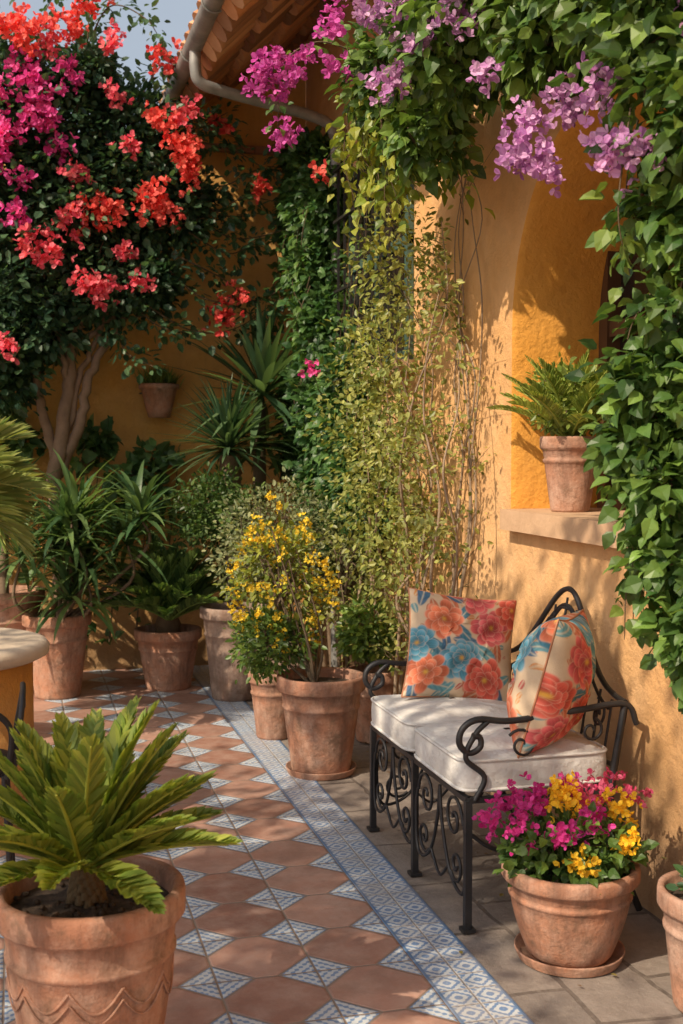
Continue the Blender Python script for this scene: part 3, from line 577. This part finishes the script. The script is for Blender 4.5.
for X,Z,r in ((-.2,1.45,.16),(.02,1.52,.10),(.40,1.40,.10),(.50,1.55,.07),(.66,1.30,.11),(.86,1.42,.08),(.80,1.12,.09),(.62,1.05,.08),(-.5,1.3,.3)):
    bush(mb,(X,7.82,Z),(r*1.2,.12,r*1.2),int(8+130*r*r),9,.095,(.045,.11,.045),(.13,.24,.08),T_BIG,ymax=7.97)
for k in range(8):
    x=-.3+.17*k; strand(mb,[(x,7.9,.2),(x+.05,7.88,.8),(x+.12,7.85,1.2+.4*R_.random())],22,.085,(.04,.10,.04),(.11,.21,.07),T_BIG,.006,.06)
mb.obj('ivy_on_garden_wall')
mb=MB()
for y,z,r in ((7.5,2.9,.26),(7.3,3.1,.24),(7.2,2.5,.30),(7.0,2.1,.30),(6.5,1.75,.26),(7.3,1.75,.32),(6.8,1.6,.32),(6.35,1.45,.28),(7.5,3.2,.22),(6.2,1.2,.25),(6.9,1.2,.3),(7.5,1.4,.25),(6.4,.9,.25),(7.1,2.9,.24)):
    bush(mb,(1.78,y,z),(.16,r,r),int(50+420*r*r),26,.056,(.03,.085,.03),(.10,.20,.055),T_BIG,xmax=1.885,twig=False,droop=.6)
for k in range(16):
    y=6.75+R_.random()*.9; z=1.9+R_.random()*1.3; strand(mb,[(1.66,y,z),(1.63-.05*R_.random(),y+.05,z-.22),(1.66,y+R_.normal(0,.08),z-.42)],26,.052,(.04,.10,.03),(.14,.25,.06),T_BIG,.003,.06)
for k in range(6): 
    y=6.5+.2*k; tube(mb,cr([(1.85,y,0),(1.82,y+.1,.8),(1.85,y,1.4),(1.84,y+.4,2.2)],6),[.015,.006],6)
for k in range(5):
    strand(mb,[(1.74,6.7-.1*k,1.8),(1.73,6.6-.15*k,2.05+.1*k),(1.72,6.3-.1*k,2.3+.15*k)],20,.05,(.04,.10,.03),(.14,.25,.06),T_BIG,.003,.05)
flowers(mb,(1.5,6.2,1.9),.035,30,.028,*PK); flowers(mb,(1.48,5.9,2.85),.03,30,.028,*RD)
strand(mb,[(1.8,6.6,1.6),(1.6,6.4,1.75),(1.5,6.2,1.92)],14,.05,(.04,.10,.03),(.14,.25,.06),T_BIG,.003,.05); strand(mb,[(1.8,6.4,3.1),(1.6,6.1,3.0),(1.48,5.9,2.87)],14,.05,(.04,.10,.03),(.14,.25,.06),T_BIG,.003,.05)
mb.obj('ivy_on_house_wall')
# wispy climber
mb=MB(); WD=(.34,.25,.17)
for k in range(15):
    y=4.95+1.1*R_.random(); x=1.72+.12*R_.random(); z2=1.5+.9*R_.random(); p=[(x,y,0)]; yy=y
    for q in range(1,8):
        yy+=R_.normal(0,.12); p.append((x+R_.normal(0,.04)-.01*q,yy,z2*q/7))
    p=cr(p,6); p[:,0]=np.minimum(p[:,0],1.885); tube(mb,p,[.012,.002],5,BARK,WD)
    for j in range(8):
        i=R_.integers(8,len(p)-1); e=p[i]+A([-.14*R_.random(),R_.normal(0,.24),.02+.16*R_.random()]); e[0]=min(e[0],1.88)
        strand(mb,[p[i],(p[i]+e)/2+A([0,0,.03]),e],28,.032,(.15,.19,.05),(.40,.41,.14),T_SM,.002,.08)
for y,z,r,nc in ((5.4,1.75,.35,44),(5.85,1.45,.3,36),(5.25,2.35,.26,34),(5.6,1.15,.34,36),(5.1,1.45,.25,14),(5.3,1.05,.28,20),(5.6,1.9,.22,18),(5.05,2.1,.18,10)):
    bush(mb,(1.68,y,z),(.20,r,r),nc,20,.034,(.13,.18,.04),(.38,.40,.12),T_SM,spread=.40,xmax=1.88,twig=False)
for k in range(5):
    y=4.72+.35*R_.random(); p=[(1.87,y+.3,.1)]
    for q in range(1,9): p.append((1.865+.015*R_.random(),y+R_.normal(0,.08)+.2*(1-q/4 if q<4 else 0),.1+q*.33))
    p=cr(p,6); tube(mb,p,[.008,.002],5,BARK,WD)
    for j in range(7):
        i=R_.integers(8,len(p)-1); e=p[i]+A([-.05*R_.random(),R_.normal(0,.12),.1]); strand(mb,[p[i],(p[i]+e)/2,e],9,.03,(.13,.17,.04),(.42,.42,.12),T_SM,.0015,.05)
mb.obj('jasmine_climber')
# ------------------------------------------------------------ overhead flowering vine
mb=MB()
trunk=cr([(1.84,2.55,0),(1.80,2.6,.8),(1.78,2.65,1.6),(1.7,2.75,2.4),(1.68,3.2,2.95),(1.65,3.9,3.1),(1.6,4.6,3.1),(1.4,5.1,3.05)],10); tube(mb,trunk,[.03,.01],9,BARK,(.2,.14,.09))
G0,G1=(.045,.105,.025),(.17,.27,.06)
TOPC=[(1.64,2.62,2.30,.22),(1.64,2.8,2.62,.25),(1.66,3.19,2.80,.25),(1.62,3.5,2.95,.25),(1.58,3.41,2.70,.14),(1.5,4.05,2.88,.22),(1.55,3.8,3.02,.25),(1.46,4.6,2.95,.20),(1.5,4.4,2.66,.16),(1.6,3.0,3.0,.25),(1.6,4.9,2.95,.2),(1.55,3.5,3.25,.25),(1.55,4.3,3.05,.2)]
for x,y,z,r in TOPC: bush(mb,(x,y,z),r,int(40+560*r*r),15,.060,G0,G1,T_BIG,spread=.36,xmax=1.88,droop=.5)
for x,y,z,r in ((1.62,2.72,2.05,.13),(1.64,2.72,1.80,.14),(1.585,2.76,1.60,.12),(1.57,2.80,1.46,.10),(1.61,2.75,1.36,.13),(1.65,2.74,1.17,.11),(1.67,2.72,.98,.09),(1.70,2.68,.85,.06),(1.76,2.6,1.6,.2),(1.78,2.55,1.1,.18)):
    bush(mb,(x,y,z),r,int(34+520*r*r),12,.052,(.04,.10,.025),(.16,.27,.06),T_BIG,spread=.46,xmax=1.88,droop=.6)
for k in range(26):
    x,y,z,r=TOPC[R_.integers(len(TOPC))]; x+=R_.normal(0,.1);y+=R_.normal(0,.12); L=.12+.25*R_.random()
    if 3.1<y<4.0: L*=.4
    z0=z-r*.5; strand(mb,[(x,y,z0+.1),(x-.03,y,z0-L*.5),(x+.02,y+.03,z0-L)],int(60*L)+6,.054,G0,(.24,.33,.07),T_BIG,.003,.04)
for k in range(30):
    x=1.32+.32*R_.random(); y=4.35+.75*R_.random(); z0=2.98-.25*R_.random(); L=.18+.34*R_.random()
    strand(mb,[(x,y,z0),(x-.04,y-.02,z0-L*.5),(x+.03,y+R_.normal(0,.07),z0-L)],int(55*L)+6,.050,(.17,.25,.04),YG,T_BIG,.003,.07)
for k in range(14):
    x,y=1.56+.1*R_.random(),2.7+.12*R_.random(); z0=1.0+R_.random()*1.0; strand(mb,[(x,y,z0),(x-.05,y+.05,z0-.12),(x-.05,y+.07,z0-.28)],14,.046,G0,(.24,.33,.07),T_BIG,.003,.03)
strand(mb,[(1.4,4.9,3.1),(1.2,4.87,3.12),(1.05,4.85,3.0),(1.03,4.84,2.75)],30,.05,G0,G1,T_BIG,.004,.05)
PU=((.48,.20,.50),(.76,.48,.74)); MP=((.48,.05,.33),(.72,.15,.50))
for x,y,z,r,c in ((1.28,4.1,2.76,.08,PU),(1.33,3.95,2.86,.07,PU),(1.38,3.72,2.88,.08,PU),(1.25,4.3,3.08,.09,PU),(1.15,4.35,3.02,.06,MP),(1.47,3.3,2.39,.075,PU),(1.42,3.35,2.33,.05,PU),(1.52,3.25,2.44,.06,PU),(1.50,3.30,2.28,.045,PU),(1.45,2.66,2.18,.065,PU),(1.40,2.72,2.16,.035,PU),(1.45,2.88,2.38,.055,PU),(1.02,4.85,2.97,.10,MP),(1.08,4.85,3.04,.07,MP),(.98,4.9,2.92,.06,MP),(1.05,4.85,2.73,.055,MP),(1.4,3.4,2.98,.06,PU),(1.2,4.6,2.95,.035,MP),(1.42,3.55,2.62,.03,PU),(1.6,2.6,2.5,.05,PU),(1.3,4.0,3.0,.05,PU)):
    flowers(mb,(x,y,z),r,int(60+16000*r*r),.024,*c)
mb.obj('flowering_vine')
# ------------------------------------------------------------ fern on sill
mb=MB(); fx,fy,fz=2.03,4.20,1.216; pot(mb,fx,fy,fz,.118,.285,.62,2)
cycad(mb,(fx,fy,fz+.27),50,.32,26,.055,.6,(.14,.22,.04),(.38,.44,.10),(.7,1.5),.7); bush(mb,(fx,fy,fz+.42),(.14,.14,.15),60,22,.028,(.12,.2,.04),(.36,.42,.10),T_SM); mb.obj('potted_fern')
# ------------------------------------------------------------ table, chair
tb=empty('round_garden_table'); mb=MB()
lathe(mb,(-.33,4.75,0),[(0,.66),(.37,.66),(.37,.0)],56,STU3); mb.obj('masonry_base',tb); mb=MB()
lathe(mb,(-.33,4.75,.66),[(0,0),(.40,0),(.43,.015),(.435,.04),(.42,.06),(.40,.066),(0,.066)],64,STONE,(.60,.50,.38)); mb.obj('stone_top',tb)
mb=MB(); cx,cyy=-.24,4.02
for sx in (-.2,.2):
    for sy in (-.18,.18): tube(mb,[(cx+sx,cyy+sy,0),(cx+sx*.9,cyy+sy*.9,.43)],.010,6,IRON,IC)
    tube(mb,cr([(cx+sx,cyy-.18,.43),(cx+sx*1.15,cyy-.2,.60),(cx+sx*1.2,cyy-.1,.67),(cx+sx*1.2,cyy+.14,.66),(cx+sx*1.2,cyy+.2,.62),(cx+sx*1.2,cyy+.17,.58),(cx+sx*1.2,cyy+.14,.61)],6),.010,6,IRON,IC)
    tube(mb,[(cx+sx*1.2,cyy+.08,.66),(cx+sx,cyy+.15,.43)],.008,6,IRON,IC)
lathe(mb,(cx,cyy,.42),[(0,0),(.22,0),(.225,.012),(.22,.024),(0,.024)],32,IRON,IC)
tube(mb,cr([(cx-.19,cyy-.19,.43),(cx-.2,cyy-.24,.60),(cx-.1,cyy-.27,.68),(cx,cyy-.27,.70),(cx+.1,cyy-.27,.68),(cx+.2,cyy-.24,.60),(cx+.19,cyy-.19,.43)],8),.010,6,IRON,IC)
for q in (-.1,0,.1): tube(mb,[(cx+q,cyy-.2,.43),(cx+q,cyy-.27,.68)],.006,5,IRON,IC)
mb.obj('iron_chair')
# a few dry leaves
mb=MB()
for k in range(45):
    x,y=min(R_.normal(1.6,.2),1.86),2.6+R_.random()*4.5
    leaves(mb,[(x,y,.006)],[(math.cos(k*2.4),math.sin(k*2.4),.1)],[(R_.normal()*.2,R_.normal()*.2,1)],.014+.018*R_.random(),A([[(.22,.15,.06),(.26,.22,.08),(.15,.09,.05)][k%3]]),T_SM,LEAF)
mb.obj('fallen_leaves')
# ------------------------------------------------------------ unseen trees added left of the patio for dappled shade
def shade_tree(base,can,sd,n,rr,nc):
    mb=MB(); b=A(base,float); t=A(can,float)
    tube(mb,cr([b,b+A([.1,.1,1.2]),(b*.6+t*.4)*A([1,1,0])+A([0,0,2.6]),(b*.35+t*.65)*A([1,1,0])+A([0,0,3.6])],6),[.14,.07],12,BARK,(.2,.15,.1))
    for k in range(n):
        c=t+R_.normal(size=3)*A(sd); tube(mb,cr([(b*.6+t*.4)*A([1,1,0])+A([0,0,2.6]),(c+t)/2-A([0,0,.5]),c],5),[.05,.012],7,BARK,(.2,.15,.1))
        bush(mb,c,(rr,rr,rr*.7),nc,15,.09,DG,MG,T_SM,spread=.36)
    mb.obj('unseen_shade_tree')
shade_tree((-5.0,.2,0),(-4.1,1.0,4.7),(.9,1.3,.6),10,.6,18)
shade_tree((-3.6,2.6,0),(-2.0,2.0,4.6),(.7,1.2,.5),13,.42,15)  # extra canopy out of view, added to dapple the house wall
# ------------------------------------------------------------ light, sky, camera
s=Vector((-.87,-.49,0)).normalized(); el=math.radians(42); sd=Vector((s.x*math.cos(el),s.y*math.cos(el),math.sin(el)))
L=bpy.data.lights.new('sun','SUN'); L.energy=5.0; L.angle=math.radians(.5); L.color=(1,.84,.64)
lo=bpy.data.objects.new('sun',L); lo.rotation_euler=sd.to_track_quat('Z','Y').to_euler(); lo.location=(-5,-3,8); bpy.context.scene.collection.objects.link(lo)
w=bpy.data.worlds.new('World'); bpy.context.scene.world=w; w.use_nodes=True; nt=w.node_tree
sk=nt.nodes.new('ShaderNodeTexSky'); sk.sky_type='NISHITA'; sk.sun_disc=False; sk.sun_elevation=el; sk.sun_rotation=math.atan2(sd.x,sd.y)%(2*math.pi); sk.dust_density=5.0; sk.air_density=1.0
tc=nt.nodes.new('ShaderNodeTexCoord'); nz=nt.nodes.new('ShaderNodeTexNoise'); nz.inputs['Scale'].default_value=2.2; nz.inputs['Detail'].default_value=6
mpw=nt.nodes.new('ShaderNodeMapping'); mpw.inputs['Scale'].default_value=(1,1,2.5); nt.links.new(tc.outputs['Generated'],mpw.inputs[0]); nt.links.new(mpw.outputs[0],nz.inputs['Vector'])
haze=math_(nt,'ADD',math_(nt,'MULTIPLY',ramp(nt,nz.outputs[0],.35,.65),.25),.30)
bg=nt.nodes['Background']; bg.inputs[1].default_value=.15; nt.links.new(mix(nt,haze,sk.outputs[0],(4.6,4.9,5.1)),bg.inputs[0])
cam=bpy.data.cameras.new('camera'); cam.sensor_fit='VERTICAL'; cam.sensor_height=36; cam.lens=42.2; cam.clip_end=500; cam.clip_start=.05
cam.dof.use_dof=True; cam.dof.focus_distance=4.1; cam.dof.aperture_fstop=5.0
co=bpy.data.objects.new('camera',cam); co.location=(0,0,1.45); co.rotation_euler=(math.radians(90-2.96),0,math.radians(-15)); bpy.context.scene.collection.objects.link(co)
sc=bpy.context.scene; sc.camera=co; sc.view_settings.view_transform='Standard'; sc.view_settings.look='None'; sc.view_settings.exposure=0
